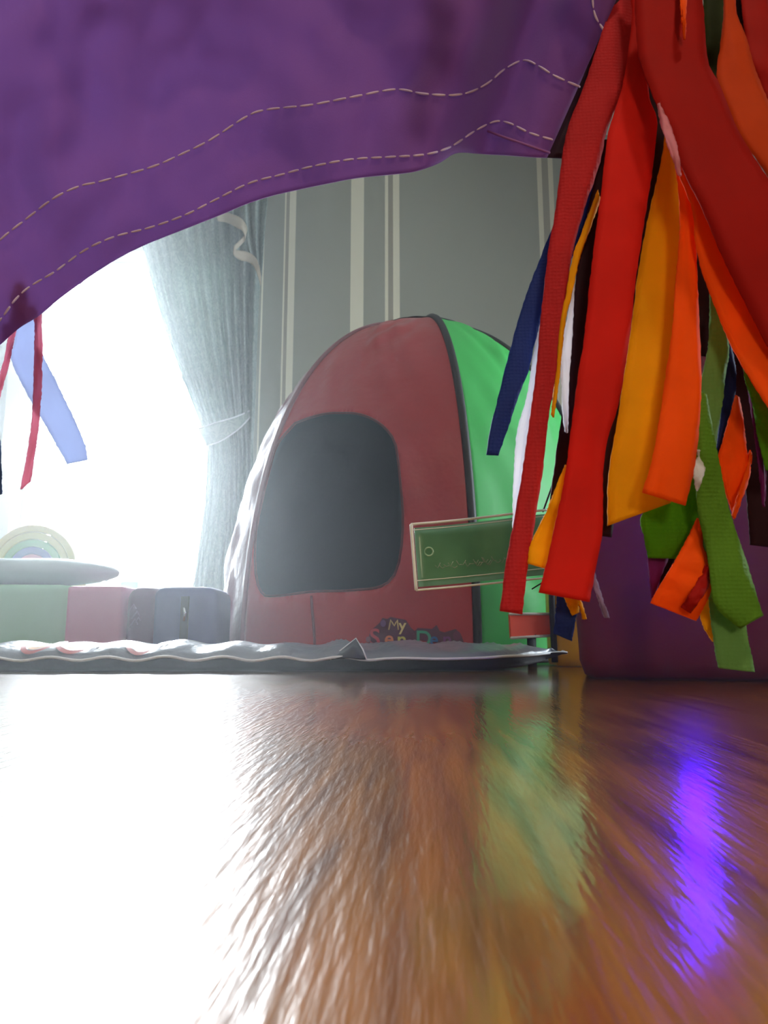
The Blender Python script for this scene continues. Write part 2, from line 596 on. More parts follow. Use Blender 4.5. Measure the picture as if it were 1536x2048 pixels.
for j in range(60):
    for i in range(5):
        q = A[j].lerp(B[j], i / 4)
        tv.append(U(q.x, q.y, YC - .17 + .022 * math.sin(j * .34)))
obj('zigzag_lining', tv, grid_faces(60, 5), linen_m, val, solid=.003)

# ================================================================= TENT (sensory den)
tent = empty('play_tent', (0.14, 2.8, 0), 'red and green dome play tent with a dark arched opening', 'play tent')
red_m = mat('red_nylon', srgb(186, 44, 54), .42, bump=('noise', 9, .5, .012), sheen=.2, trans=.12)
left_m = mat('plum_nylon', srgb(150, 100, 112), .32, bump=('noise', 14, .6, .012), trans=.1)
green_m = mat('green_nylon', srgb(72, 205, 98), .5, bump=('noise', 8, .35, .01), trans=.35)
yel_m = mat('yellow_nylon', srgb(222, 160, 20), .5, trans=.3)
blue_m = mat('blue_nylon', srgb(40, 60, 140), .5, trans=.2)
inner_m = mat('navy_lining', srgb(38, 46, 70), .8)
black_m = mat('black_binding', srgb(20, 22, 24), .55)
gx = lambda px, Y: U(px, 1290, Y).x
TV = [(gx(486, 2.46), 2.46), (gx(955, 2.16), 2.16), (gx(1236, 2.62), 2.62), (.78, 3.2), (.08, 3.5), (gx(459, 3.05), 3.05)]
TC = Vector((.15, 2.82, 0))
TH = U(846, 655, 2.82).z
PP = [2.25, 2.15, 2.2, 2.2, 2.2, 2.1]


def seam(i, v):
    th = v * math.pi / 2
    p = PP[i % 6]
    r = max(0.0, math.cos(th)) ** (2 / p)
    z = math.sin(th) ** (2 / p) * TH
    P = TC + (Vector((*TV[i % 6], 0)) - TC) * r
    P.z = z
    return P


def panel(i, u, v, wr=1.0):
    a, c = seam(i, v), seam(i + 1, v)
    P = a.lerp(c, u)
    mid = (a + c) / 2 - Vector((TC.x, TC.y, (a.z + c.z) / 2))
    n_ = Vector((mid.x, mid.y, 0))
    if n_.length > 1e-6:
        n_.normalize()
    s = math.sin(math.pi * u)
    P += n_ * (.055 * s * math.cos(v * math.pi / 2) ** .6)
    # fabric creases pulled out from the seams
    if wr:
        cr_ = .018 * nz(u * 3 + i * 7, v * 7 + u * 6, i) + .014 * math.sin((u * 11 - v * 26) * 1.5 + 3 * nz(u * 4, v * 4, i)) * max(0, nz(u * 2.3 + 5, v * 3.1, i) + .35)
        if i == 0: cr_ *= min(1.0, max(0.0, (v - .035) / .06))
        P += n_ * cr_ * s * wr
    return P


def inv_panel(i, px, py):
    best = None
    for a in range(41):
        for c in range(61):
            q = proj(panel(i, a / 40, c / 62, 0))
            d = (q[0] - px) ** 2 + (q[1] - py) ** 2
            if best is None or d < best[0]:
                best = (d, a / 40, c / 62)
    _, u, v = best
    for _ in range(8):
        e = 1e-3
        q = proj(panel(i, u, v, 0)); qu = proj(panel(i, u + e, v, 0)); qv = proj(panel(i, u, v + e, 0))
        a, b_, c, d = (qu[0] - q[0]) / e, (qv[0] - q[0]) / e, (qu[1] - q[1]) / e, (qv[1] - q[1]) / e
        det = a * d - b_ * c
        if abs(det) < 1e-6: break
        rx, ry = px - q[0], py - q[1]
        u += (d * rx - b_ * ry) / det
        v += (-c * rx + a * ry) / det
    return (min(.985, max(.012, u)), min(.95, max(.01, v)))


hole_px = [(590, 846), (640, 830), (700, 826), (745, 838), (780, 868), (797, 920), (803, 980), (804, 1050), (801, 1110), (790, 1150), (760, 1174),
           (700, 1180), (620, 1184), (550, 1192), (524, 1186), (512, 1150), (506, 1070), (510, 1000), (520, 940), (540, 890)]
hp = [(*inv_panel(0, *q), 0) for q in hole_px]
hole = [(p.x, p.y) for p in resample(hp + [hp[0]], 73)[:-1]]


def inside(pt, poly):
    x, y = pt
    r = False
    j = len(poly) - 1
    for i in range(len(poly)):
        xi, yi = poly[i]; xj, yj = poly[j]
        if (yi > y) != (yj > y) and x < (xj - xi) * (y - yi) / (yj - yi) + xi:
            r = not r
        j = i
    return r


def cdt_panel(i, hole):
    pts = [Vector(h) for h in hole]
    edges = [(k, (k + 1) % len(hole)) for k in range(len(hole))]
    for a in range(45):
        for c in range(71):
            q = (a / 44, c / 70 * .985)
            if not inside(q, hole) and min((q[0] - h[0]) ** 2 + (q[1] - h[1]) ** 2 for h in hole) > 6e-5:
                pts.append(Vector(q))
    r = geometry.delaunay_2d_cdt(pts, edges, [], 0, 1e-7)
    V = [panel(i, q.x, q.y) for q in r[0]]
    Fc = []
    for t in r[2]:
        c = sum((r[0][k] for k in t), Vector((0, 0))) / len(t)
        if not inside((c.x, c.y), hole):
            Fc.append(tuple(t))
    return V, Fc


v, f = cdt_panel(0, hole)
front = obj('front_panel', v, f, red_m, tent, solid=.006, soffset=-1, m2=inner_m)
front['label'] = 'red front panel with arched opening'
mats = [None, green_m, yel_m, blue_m, red_m, left_m]
for i in range(1, 6):
    V = [panel(i, a / 24, c / 60 * .985) for a in range(25) for c in range(61)]
    o = obj('side_panel', V, [tuple(reversed(q)) for q in grid_faces(25, 61)], mats[i], tent, solid=.006, soffset=-1, m2=inner_m)
    if i == 1: o['label'] = 'bright green panel'
    if i == 5: o['label'] = 'pale shiny left panel'
# rim of the opening: soft rolled fabric
rim = [panel(0, *h) for h in hole] + [panel(0, *hole[0])]
obj('opening_rim', *tube_vf(rim, .004, 8, caps=False), mat('dark_red_rim', srgb(96, 34, 48), .6), tent)
# groundsheet and seam bindings
obj('groundsheet', [Vector((x, y, .004)) for x, y in TV], [tuple(range(6))], inner_m, tent, smooth=False, solid=.004)
for i in range(6):
    pts = []
    for k in range(49):
        v = k / 48 * .97
        P = seam(i, v)
        o_ = Vector((P.x - TC.x, P.y - TC.y, 0))
        o_.normalize()
        pts.append(P + o_ * .004)
    pts[0].z = .012
    obj('seam_binding', *tube_vf(pts, .009 if i in (0, 5) else .013, 8), left_m if i in (0, 5) else black_m, tent)
for i in range(6):
    pts = [panel(i, k / 20, .008) for k in range(21)]
    for p in pts: p.z = .014
    obj('hem_binding', *tube_vf(pts, .010, 8), red_m if i in (0, 4) else black_m, tent)
# black crown patch
V = []
NC = 72
for a in range(NC):
    q = a * 6 / NC
    k = int(q) % 6; u = q - int(q)
    for c in range(6):
        vv = .80 + c / 5 * .185 if False else .855 + c / 5 * .13
        P = panel(k, u, vv, 0)
        rs = .55 if False else 1.0
        V.append(TC + Vector(((P.x - TC.x) * rs, (P.y - TC.y) * rs, 0)) + Vector((0, 0, P.z + .006 + .004 * nz(a * .4, c * .6))))
Fc = []
for a in range(NC):
    for c in range(5):
        a2 = (a + 1) % NC
        Fc.append((a * 6 + c, a * 6 + c + 1, a2 * 6 + c + 1, a2 * 6 + c))
Fc.append(tuple(a * 6 + 5 for a in range(NC)))
obj('crown_patch', V, Fc, black_m, tent, solid=.004, soffset=1)
# vertical seam below the opening
sp = [inv_panel(0, px, py) for px, py in ((627, 1192), (629, 1240), (632, 1300))]
v0 = sp[0][1]
obj('door_seam', *tube_vf([panel(0, sp[0][0] + (sp[2][0] - sp[0][0]) * k / 12, v0 * (1 - k / 12) + .01 * k / 12) + Vector((-.002, -.004, 0)) for k in range(13)], .004, 6),
    mat('dark_thread', srgb(120, 40, 54), .7), tent)

# printed logo on the red panel
logo = bpy.data.objects.new('logo', None)


def text_shape(ch, offset=0.0):
    cu = bpy.data.curves.new('t', 'FONT')
    cu.body = ch
    cu.size = 1
    cu.offset = offset
    cu.resolution_u = 4
    to = bpy.data.objects.new('t', cu)
    COL.objects.link(to)
    dg = bpy.context.evaluated_depsgraph_get()
    me = to.evaluated_get(dg).to_mesh()
    vs = [(q.co.x, q.co.y) for q in me.vertices]
    fs = [tuple(p.vertices) for p in me.polygons]
    to.evaluated_get(dg).to_mesh_clear()
    bpy.data.objects.remove(to)
    bpy.data.curves.remove(cu)
    return vs, fs


def on_panel(i, px, py, uv, off=.004):
    u, v = uv
    for _ in range(5):
        e = 1e-3
        q = proj(panel(i, u, v, 0)); qu = proj(panel(i, u + e, v, 0)); qv = proj(panel(i, u, v + e, 0))
        a, b_, c, d = (qu[0] - q[0]) / e, (qv[0] - q[0]) / e, (qu[1] - q[1]) / e, (qv[1] - q[1]) / e
        det = a * d - b_ * c
        if abs(det) < 1e-6: break
        rx, ry = px - q[0], py - q[1]
        u += (d * rx - b_ * ry) / det
        v += (-c * rx + a * ry) / det
    P = panel(i, u, v)
    n_ = Vector((-.42, -.9, .05)); n_.normalize()
    return P + n_ * off


base_uv = inv_panel(0, 840, 1265)
outline_m = mat('logo_outline', srgb(92, 36, 66), .6)
# outline blot behind the words
blob = [(748, 1294), (736, 1284), (741, 1262), (760, 1246), (766, 1236), (776, 1238), (782, 1234), (812, 1240), (818, 1252), (830, 1262), (836, 1256),
        (866, 1258), (874, 1250), (880, 1262), (900, 1268), (912, 1258), (922, 1268), (928, 1284), (924, 1294)]
cen = on_panel(0, 838, 1280, base_uv, .0022)
bv = [on_panel(0, x, y, base_uv, .0022) for x, y in blob]
lg = obj('logo', [cen] + bv, [(0, k + 1, k + 2) for k in range(len(bv) - 1)], outline_m, tent, smooth=False, solid=.001)
lg['label'] = 'printed words My Sen Den in rainbow letters'
letters = [('y', 799, 1261, 32, srgb(226, 206, 140)),
           ('S', 740, 1291, 48, srgb(196, 70, 92)), ('e', 770, 1290, 40, srgb(224, 130, 90)), ('n', 795, 1292, 40, srgb(206, 200, 70)),
           ('D', 832, 1292, 44, srgb(70, 160, 130)), ('e', 860, 1291, 38, srgb(60, 110, 170)), ('n', 886, 1291, 38, srgb(130, 60, 130))]
for ch, x, y, sz, colr in letters:
    vs, fs = text_shape(ch, .014)
    V = [on_panel(0, x + vx * sz, y - vy * sz * 1.0, base_uv, .005) for vx, vy in vs]
    obj('letter', V, fs, mat('print_' + ch + str(x), colr, .6), lg, smooth=False, solid=.001)
obj('letter', *tube_vf([on_panel(0, x, y, base_uv, .005) for x, y in ((779, 1260), (781, 1250), (783, 1240), (787, 1247), (790, 1252), (793, 1246), (796, 1240), (797, 1250), (798, 1260))], .0022, 6),
    mat('print_cream', srgb(226, 196, 140), .6), lg)
for x, y, r, colr in ((768, 1247, 7, srgb(120, 80, 130)), (738, 1279, 6, srgb(150, 90, 110)), (915, 1272, 10, srgb(110, 40, 80))):
    V = [on_panel(0, x + r * .8 * math.cos(k * math.pi / 6), y + r * math.sin(k * math.pi / 6), base_uv, .005) for k in range(12)]
    obj('puzzle_dot', V, [tuple(range(12))], mat('dot%d' % x, colr, .6), lg, smooth=False, solid=.001)

# coral fabric tag sewn on the green face, with white edges and faint writing
tagm = mat('coral_tag', srgb(250, 92, 62), .5)
whitem = mat('white_edge', srgb(235, 235, 228), .4)
ty = 2.08
tg = empty('fabric_tag', U(1060, 1250, ty), 'small coral red tag with white edges at the foot of the green tent face', 'tag')
q = [U(1018, 1228, ty + .0), U(1104, 1228, ty + .03), U(1104, 1271, ty + .03), U(1021, 1276, ty + .0)]
obj('tag_body', q, [(0, 1, 2, 3)], tagm, tg, smooth=False, solid=.012)
obj('tag_edge', *tube_vf([q[0] + Vector((0, -.006, 0)), q[1] + Vector((0, -.006, 0))], .004, 6), whitem, tg)
obj('tag_edge', *tube_vf([q[3] + Vector((0, -.006, 0)), q[2] + Vector((0, -.006, 0))], .004, 6), whitem, tg)
ink = mat('dark_ink', (.03, .015, .02), .7)
sc_ = []
for k, (px, w) in enumerate(((1026, 3), (1032, 4), (1040, 3), (1047, 4), (1056, 3), (1062, 3))):
    a = U(px - w, 1262 - (k % 3) * 3, ty - .004 + .03 * (px - 1018) / 86); c = U(px + w, 1257 + (k % 2) * 4, ty - .004 + .03 * (px - 1018) / 86)
    sc_.append(tube_vf([a, (a + c) / 2 + Vector((0, 0, -.004)), c], .0018, 5))
obj('writing', *merge(sc_), ink, tg)
# little stand strip which carries the tag from the floor
sa, sb_ = (q[3] + q[2]) / 2, Vector(((q[3].x + q[2].x) / 2, ty + .015, 0))
obj('tag_strap', *box_vf(sa.x - .012, sa.x + .012, ty + .011, ty + .019, 0.0, q[3].z + .01), black_m, tg)

# ================================================================= MAT
mat_m = bpy.data.materials.new('quilted_vinyl')
mat_m = mat('grey_vinyl', srgb(118, 124, 136), .28, bump=('noise', 16, .7, .012), coat=.3)
dark_v = mat('dark_vinyl', srgb(52, 54, 66), .4, bump=('noise', 10, .5, .01))
xr = G(1112, 1302, .045).x
X0, X1 = -1.62, 0.475
fm_ = empty('floor_mat', (-.55, 1.92, 0), 'long padded silver grey floor mat lying in front of the tent', 'floor mat')
YA, YB = 1.765, 2.10


def mat_edges(x):
    e = 1.0
    t = (x - (X1 - .42)) / .42
    if t > 0: e = (1 - min(1, t) ** 2.2)
    yf = YA + (1 - e) * .25 + .008 * nz(x * 6, 1)
    yb = YB - (1 - e) * .05 - .05 - .04 * (1 - min(1, max(0, (X1 - x) / .5)))
    return yf, yb, max(.04, e) ** .7


top, bot = [], []
NXm, NYm = 170, 26
for i in range(NXm):
    x = X0 + (X1 - X0) * i / (NXm - 1)
    yf, yb, e = mat_edges(x)
    zs = .031 + .004 * nz(x * 9, 4) + .004 * math.sin(x * 46) * (1 if x < 0 else .2) + (1 - e) * .012
    for j in range(NYm):
        t = j / (NYm - 1)
        y = yf + (yb - yf) * t
        bul = (math.sin(math.pi * min(1, max(0, t))) ** .55)
        wr = (.006 * max(0, math.sin(x * 62 + y * 38 + 2 * nz(x * 4, 9))) ** 5 if x > -.15 else 0) + .0045 * nz(x * 11, y * 7) + .0035 * math.sin((x * 34 + y * 20)) * (nz(x * 3, 7) + .6)
        top.append(Vector((x, y, zs + (.036 * e) * bul + wr * bul)))
        bot.append(Vector((x, y + (.012 * (1 - t) - .012 * t), zs * (1 - min(1, bul * 1.9) * min(1, e * 1.25 - .05)) + .001)))
obj('mat_top', top, grid_faces(NXm, NYm), mat_m, fm_)
bf = [tuple(reversed(q)) for q in grid_faces(NXm, NYm)]
obj('mat_underside', bot, bf, dark_v, fm_)
wm_ = mat('white_piping', srgb(235, 238, 240), .3)
ring = [top[i * NYm] for i in range(NXm)] + [top[(NXm - 1) * NYm + j] for j in range(1, NYm)] + [top[i * NYm + NYm - 1] for i in range(NXm - 2, -1, -1)]
obj('piping', *tube_vf([p + Vector((0, -.002, 0)) for p in ring], .0034, 6), wm_, fm_)
# folded corner flap standing up at the joint of the two halves
xa = G(705, 1320, .03).x
fl = [Vector((xa - .055, YA + .002, .030)), Vector((xa - .03, YA + .02, .05)), Vector((xa + .004, YA + .035, .077)), Vector((xa + .02, YA + .012, .052)), Vector((xa + .03, YA - .004, .028)),
      Vector((xa - .01, YA - .010, .034))]
obj('fold_flap', fl, [(0, 1, 5), (1, 2, 5), (2, 3, 5), (3, 4, 5)], dark_v, fm_, solid=.004)
obj('fold_piping', *tube_vf([fl[0], fl[1], fl[2], fl[3], fl[4]], .0028, 6), wm_, fm_)
# coloured rainbow prints on the mat's left front
for k, px in enumerate((60, 130, 275)):
    a = G(px, 1318, .045)
    x = a.x * (YA / a.y)
    for rr_, colr in ((.040, srgb(190, 90, 90)), (.030, srgb(210, 150, 90))):
        V = []
        n_ = 14
        for s_ in (0, 1):
            for q_ in range(n_):
                an = math.pi * q_ / (n_ - 1)
                R_ = rr_ - s_ * .008
                xx = x + R_ * 1.3 * math.cos(an)
                t = 0.02 + max(0, .28 - .28 * math.sin(an) * R_ / .04)
                yf, yb, e = mat_edges(xx)
                yy = yf + (yb - yf) * t
                zz = .031 + .036 * math.sin(math.pi * t) ** .55 + .004 + .004 * nz(xx * 9, 4) + .004 * math.sin(xx * 46) + .0035 * max(0, math.sin((xx * 34 + yy * 20)) * (nz(xx * 3, 7) + .6))
                V.append(Vector((xx, yy - .002, zz)))
        obj('printed_arc', V, [(q_, q_ + 1, n_ + q_ + 1, n_ + q_) for q_ in range(n_ - 1)], mat('arc_%d_%d' % (k, int(rr_ * 1000)), colr, .45), fm_)

# ================================================================= LEFT BACKGROUND THINGS
def soft_box(name, x0, x1, y0, y1, z0, z1, m, parent=None, puff=.012, seed=0, bevel=.02, n=14, rot=0):
    """upholstered block: subdivided box with slightly bulging, uneven faces"""
    bm = bmesh.new()
    bmesh.ops.create_cube(bm, size=1)
    bmesh.ops.subdivide_edges(bm, edges=bm.edges[:], cuts=n, use_grid_fill=True)
    cx, cy, cz = (x0 + x1) / 2, (y0 + y1) / 2, (z0 + z1) / 2
    sx_, sy_, sz_ = x1 - x0, y1 - y0, z1 - z0
    R = Matrix.Rotation(rot, 3, 'Z')
    rr = bevel
    V = []
    for w in bm.verts:
        p = Vector((w.co.x * sx_, w.co.y * sy_, w.co.z * sz_))
        h = Vector((sx_ / 2 - rr, sy_ / 2 - rr, sz_ / 2 - rr))
        c = Vector((max(-h.x, min(h.x, p.x)), max(-h.y, min(h.y, p.y)), max(-h.z, min(h.z, p.z))))
        d = p - c
        if d.length > 1e-6:
            d.normalize()
            fx, fy, fz = (math.cos(math.pi * w.co.x), math.cos(math.pi * w.co.y), math.cos(math.pi * w.co.z))
            blg = puff * (fx * fy + fy * fz + fz * fx)
            p = c + d * (rr + blg * (1 + .6 * nz(p.x * 8 + seed, p.y * 8, p.z * 8)))
        if p.z < -sz_ / 2: p.z = -sz_ / 2
        V.append(R @ p + Vector((cx, cy, cz)))
    Fc = [tuple(x.index for x in q.verts) for q in bm.faces]
    bm.free()
    return obj(name, V, Fc, m, parent)


def xat(px, Y): return U(px, 1200, Y).x
def zat(py, Y): return U(200, py, Y).z

mint = mat('mint_vinyl', srgb(150, 205, 165), .45, bump=('noise', 8, .2, .005))
grey_c = mat('pale_grey_velour', srgb(160, 178, 182), .6)
pinkm = mat('pink_vinyl', srgb(205, 130, 165), .5, bump=('noise', 9, .25, .005))
Yb = 2.62
o = soft_box('foam_block', -1.95, xat(140, Yb), Yb, Yb + .6, 0, zat(1168, Yb), mint, puff=.008, bevel=.02)
props(o, 'large pale mint green foam block on the floor at the far left', 'foam block')
# long tapering cushion lying on top of the mint block
Yc = Yb + .22
ztop = zat(1168, Yb) + .008
V = []
xl, xr_ = -1.9, xat(236, Yc)
NN = 40
for i in range(NN):
    t = i / (NN - 1)
    x = xl + (xr_ - xl) * t
    s = 1 if t < .70 else max(.02, math.sqrt(max(0, 1 - ((t - .70) / .30) ** 1.7)))
    if t < .08: s = max(.05, math.sqrt(t / .08))
    for k in range(20):
        a = 2 * math.pi * k / 20
        V.append(Vector((x, Yc + .17 * s * math.cos(a), ztop + .052 + .052 * s * math.sin(a) - .0 * t)))
Fc = [(i * 20 + k, i * 20 + (k + 1) % 20, (i + 1) * 20 + (k + 1) % 20, (i + 1) * 20 + k) for i in range(NN - 1) for k in range(20)]
Fc += [tuple(range(19, -1, -1)), tuple((NN - 1) * 20 + k for k in range(20))]
o = obj('bolster_cushion', V, Fc, grey_c)
props(o, 'pale grey pointed cushion lying on top of the mint foam block', 'cushion')
# rainbow stacking arch
Yr = Yb + .72
rc = U(72, 1132, Yr)
rb_stand_z = rc.z
R0 = (U(163, 1100, Yr).x - rc.x)
rb = empty('rainbow_arch', (rc.x, Yr, 0), 'pastel rainbow arch toy standing behind the pale grey cushion', 'toy')
cols = [srgb(230, 205, 130), srgb(236, 222, 150), srgb(180, 220, 180), srgb(160, 170, 225), srgb(225, 160, 190)]
for k, colr in enumerate(cols):
    ro = R0 * (1 - k * .165)
    ri = ro - R0 * .15
    V = []
    n_ = 40
    for q_ in range(n_):
        an = math.pi * q_ / (n_ - 1)
        for (r_, yy) in ((ri, -.05), (ro, -.05), (ro, .05), (ri, .05)):
            V.append(Vector((rc.x + r_ * math.cos(an), Yr + yy, rb_stand_z - .02 + r_ * math.sin(an))))
    Fc = [(q_ * 4 + s_, q_ * 4 + (s_ + 1) % 4, q_ * 4 + 4 + (s_ + 1) % 4, q_ * 4 + 4 + s_) for q_ in range(n_ - 1) for s_ in range(4)]
    Fc += [(3, 2, 1, 0), tuple((n_ - 1) * 4 + s_ for s_ in range(4))]
    obj('arch_band', V, Fc, mat('arch_band_%d' % k, colr, .5), rb, smooth=False, bevel=.004)
obj('arch_base', *box_vf(rc.x - R0 * 1.02, rc.x + R0 * 1.02, Yr - .07, Yr + .07, 0, rb_stand_z - .02), mat('pale_wood', srgb(216, 190, 150), .6), rb, smooth=False, bevel=.006)

Yp = 2.34
o = soft_box('storage_cube', xat(133, Yp), xat(247, Yp), Yp, Yp + .26, 0, zat(1172, Yp), pinkm, puff=.003, seed=3, bevel=.008)
props(o, 'pale pink square storage cube between the mint block and the zipped bag', 'storage cube')
bag = empty('zipped_bag', (xat(343, Yp), Yp, 0), 'plum and slate blue zipped bag standing right of the pink cube', 'bag')
plum = mat('plum_canvas', srgb(104, 66, 98), .7, bump=('noise', 30, .4, .004), trans=.08)
slate = mat('slate_canvas', srgb(84, 92, 142), .7, bump=('noise', 30, .4, .004), trans=.08)
zt = zat(1174, Yp - .03)
bx0, bx1, bx2 = xat(252, Yp - .03), xat(306, Yp - .03), xat(431, Yp - .03)
soft_box('end_panel', bx0, bx1 + .01, Yp - .03, Yp + .22, 0, zt - .004, plum, bag, puff=.010, seed=5, bevel=.03)
soft_box('bag_body', bx1, bx2, Yp - .035, Yp + .225, 0, zt, slate, bag, puff=.006, seed=8, bevel=.03)
xz = xat(371, Yp - .05)
obj('zip_strip', *box_vf(xz - .012, xz + .012, Yp - .058, Yp - .05, .01, zt - .03), mat('dark_zip', srgb(44, 46, 62), .5), bag, smooth=False)
obj('zip_pull', *tube_vf([Vector((xz, Yp - .062, zat(1216, Yp - .06))), Vector((xz + .004, Yp - .066, zat(1226, Yp - .06))), Vector((xz + .002, Yp - .064, zat(1242, Yp - .06)))], [.006, .004, .005], 8),
    mat('steel', (.6, .62, .65), .25, metal=1), bag)
lt_ = []
for k, (px, py, w) in enumerate(((266, 1215, .010), (272, 1230, .012), (268, 1246, .012), (276, 1240, .008))):
    c = U(px, py, Yp - .052)
    lt_.append(tube_vf([c + Vector((-w, 0, -w)), c + Vector((w * .3, -.002, w)), c + Vector((w, 0, -w * .4))], .0022, 5))
obj('faded_print', *merge(lt_), mat('faded_print_ink', srgb(128, 96, 130), .6), bag)
# small see-through box on the sill of the window
cb = U(262, 1160, WALL_Y - .04)
o = obj('sill_box', *box_vf(cb.x - .05, cb.x + .05, WALL_Y - .07, WALL_Y - .01, WZ0 - .005, WZ0 + .06), mat('pale_teal_plastic', srgb(150, 200, 200), .3, trans=.4), smooth=False, bevel=.008)
props(o, 'small pale teal box on the window sill beside the curtain', 'box')

# ================================================================= YELLOW / PURPLE BLOCKS
yw = empty('yellow_block', (xat(1180, 2.1), 2.1, 0), 'yellow soft block with a dark edge between the tent and the purple box', 'foam block')
yy = mat('yellow_vinyl', srgb(244, 186, 30), .45, bump=('noise', 7, .3, .008))
ax = gx(1112, 2.09)
ob = soft_box('block_body', ax, ax + .34, 2.09, 2.21, 0, .34, yy, yw, puff=.004, bevel=.012)
obj('dark_edge', *tube_vf([Vector((ax - .004, 2.094, .012)), Vector((ax - .006, 2.094, .17)), Vector((ax - .004, 2.094, .33))], .009, 8), black_m, yw)

pm = mat('maroon_velour', srgb(98, 22, 28), .8, spec=.2, bump=('noise', 260, .25, .001), sheen=.05)
Yx = G(1160, 1359).y
pbx0 = U(1158, 1300, Yx).x
prot = -math.radians(15.5)
ztopb = U(1300, 722, Yx + .1).z
PW, PD = .62, .5
pc = Vector((pbx0, Yx, 0)) + Matrix.Rotation(prot, 3, 'Z') @ Vector((PW / 2, PD / 2, 0))
box_ = soft_box('padded_cube_seat', pc.x - PW / 2, pc.x + PW / 2, pc.y - PD / 2, pc.y + PD / 2, 0, ztopb, pm, puff=.010, bevel=.03, n=18, seed=2, rot=prot)
props(box_, 'large maroon purple velour padded cube seat behind the ribbon tassel', 'cube seat')

# ================================================================= CLOTH CANOPY
def poly_y(pts, x):
    for i in range(len(pts) - 1):
        if pts[i][0] <= x <= pts[i + 1][0]:
            t = (x - pts[i][0]) / max(1e-6, pts[i + 1][0] - pts[i][0])
            return pts[i][1] + (pts[i + 1][1] - pts[i][1]) * t
    return pts[0][1] if x < pts[0][0] else pts[-1][1]


def smooth_curve(pts, n=200):
    r = resample(pts, n)
    return [(p.x, p.y) for p in r]


hem = smooth_curve([(-260, 900), (-120, 790), (-50, 733), (0, 690), (40, 655), (80, 630), (125, 593), (170, 560), (230, 520), (290, 490), (360, 462), (440, 430), (500, 405), (560, 387), (650, 368),
                    (720, 355), (800, 347), (845, 339), (880, 325), (912, 306), (960, 308), (1050, 313), (1100, 316), (1180, 322), (1240, 326)])


def dpt(px, py):
    """horizontal distance of the hanging cloth seen at a picture point: leans towards the camera at the top, with folds"""
    d = .52 - .10 * (700 - py) / 900
    d += .020 * math.sin((px - 250) / 150 + py / 420) * .6
    d += .030 * math.exp(-((px - 1010 - (200 - py) * .30) / 60) ** 2)      # valley of the fold on the right
    d -= .022 * math.exp(-((px - 880 - (200 - py) * .32) / 70) ** 2)
    d += .014 * nz(px / 190, py / 260, 2) + .006 * nz(px / 70, py / 90, 5)
    return d


xR = lambda py: 1232 - (py) * .425 if py > -40 else 1249
cloth_m = bpy.data.materials.new('purple_cloth')
cloth_m.use_nodes = True
N, L = cloth_m.node_tree.nodes, cloth_m.node_tree.links
b = N['Principled BSDF']
tc = N.new('ShaderNodeTexCoord')
n = N.new('ShaderNodeTexNoise'); n.inputs['Scale'].default_value = 16; n.inputs['Detail'].default_value = 4
L.new(tc.outputs['Object'], n.inputs['Vector'])
rp = N.new('ShaderNodeValToRGB')
rp.color_ramp.elements[0].position = .3; rp.color_ramp.elements[0].color = (*srgb(118, 52, 112), 1)
rp.color_ramp.elements[1].position = .7; rp.color_ramp.elements[1].color = (*srgb(128, 62, 126), 1)
L.new(n.outputs['Fac'], rp.inputs[0]); L.new(rp.outputs[0], b.inputs['Base Color'])
b.inputs['Roughness'].default_value = .8
b.inputs['Sheen Weight'].default_value = .4
b.inputs['Sheen Tint'].default_value = (.7, .6, 1, 1)
n3 = N.new('ShaderNodeTexNoise'); n3.inputs['Scale'].default_value = 900
L.new(tc.outputs['Object'], n3.inputs['Vector'])
bp = N.new('ShaderNodeBump'); bp.inputs['Strength'].default_value = .3; bp.inputs['Distance'].default_value = .0006
L.new(n3.outputs['Fac'], bp.inputs['Height']); L.new(bp.outputs[0], b.inputs['Normal'])
tr = N.new('ShaderNodeBsdfTranslucent'); tr.inputs[0].default_value = (.37, .26, .52, 1)
ms = N.new('ShaderNodeMixShader'); ms.inputs[0].default_value = .45
L.new(b.outputs[0], ms.inputs[1]); L.new(tr.outputs[0], ms.inputs[2]); L.new(ms.outputs[0], N['Material Output'].inputs['Surface'])

cloth = empty('purple_canopy', UC(500, -300, .5), 'purple stitched fabric canopy hanging overhead in the foreground', 'canopy')
NXc, NYc = 150, 90
V = []
for i in range(NXc):
    for j in range(NYc):
        t = j / (NYc - 1)
        px0 = -260 + 1500 * i / (NXc - 1)
        # right border slants
        yb_ = poly_y(hem, px0)
        py = yb_ + (-330 - yb_) * t
        lim = xR(py)
        px = -260 + (lim + 260) * i / (NXc - 1)
        yb2 = poly_y(hem, px)
        py = yb2 + (-330 - yb2) * t
        V.append(U(px, py, dpt(px, py)))
obj('canopy_cloth', V, grid_faces(NXc, NYc), cloth_m, cloth, solid=.0012)
# dark edging down the right side
V = []
for j in range(60):
    py = -330 + 645 * j / 59
    for k in range(6):
        px = xR(py) - 4 + k * 12 + (0 if py < 150 else (py - 150) * .03 * k)
        V.append(U(px, py + k * .8, dpt(xR(py), py) + .004 + .002 * k))
eb = obj('dark_edging', V, grid_faces(60, 6), mat('dark_plum_binding', srgb(44, 22, 46), .8), cloth, solid=.0015)
eb['label'] = 'dark plum edging down the right side'
thread = mat('pale_thread', srgb(206, 190, 225), .6)


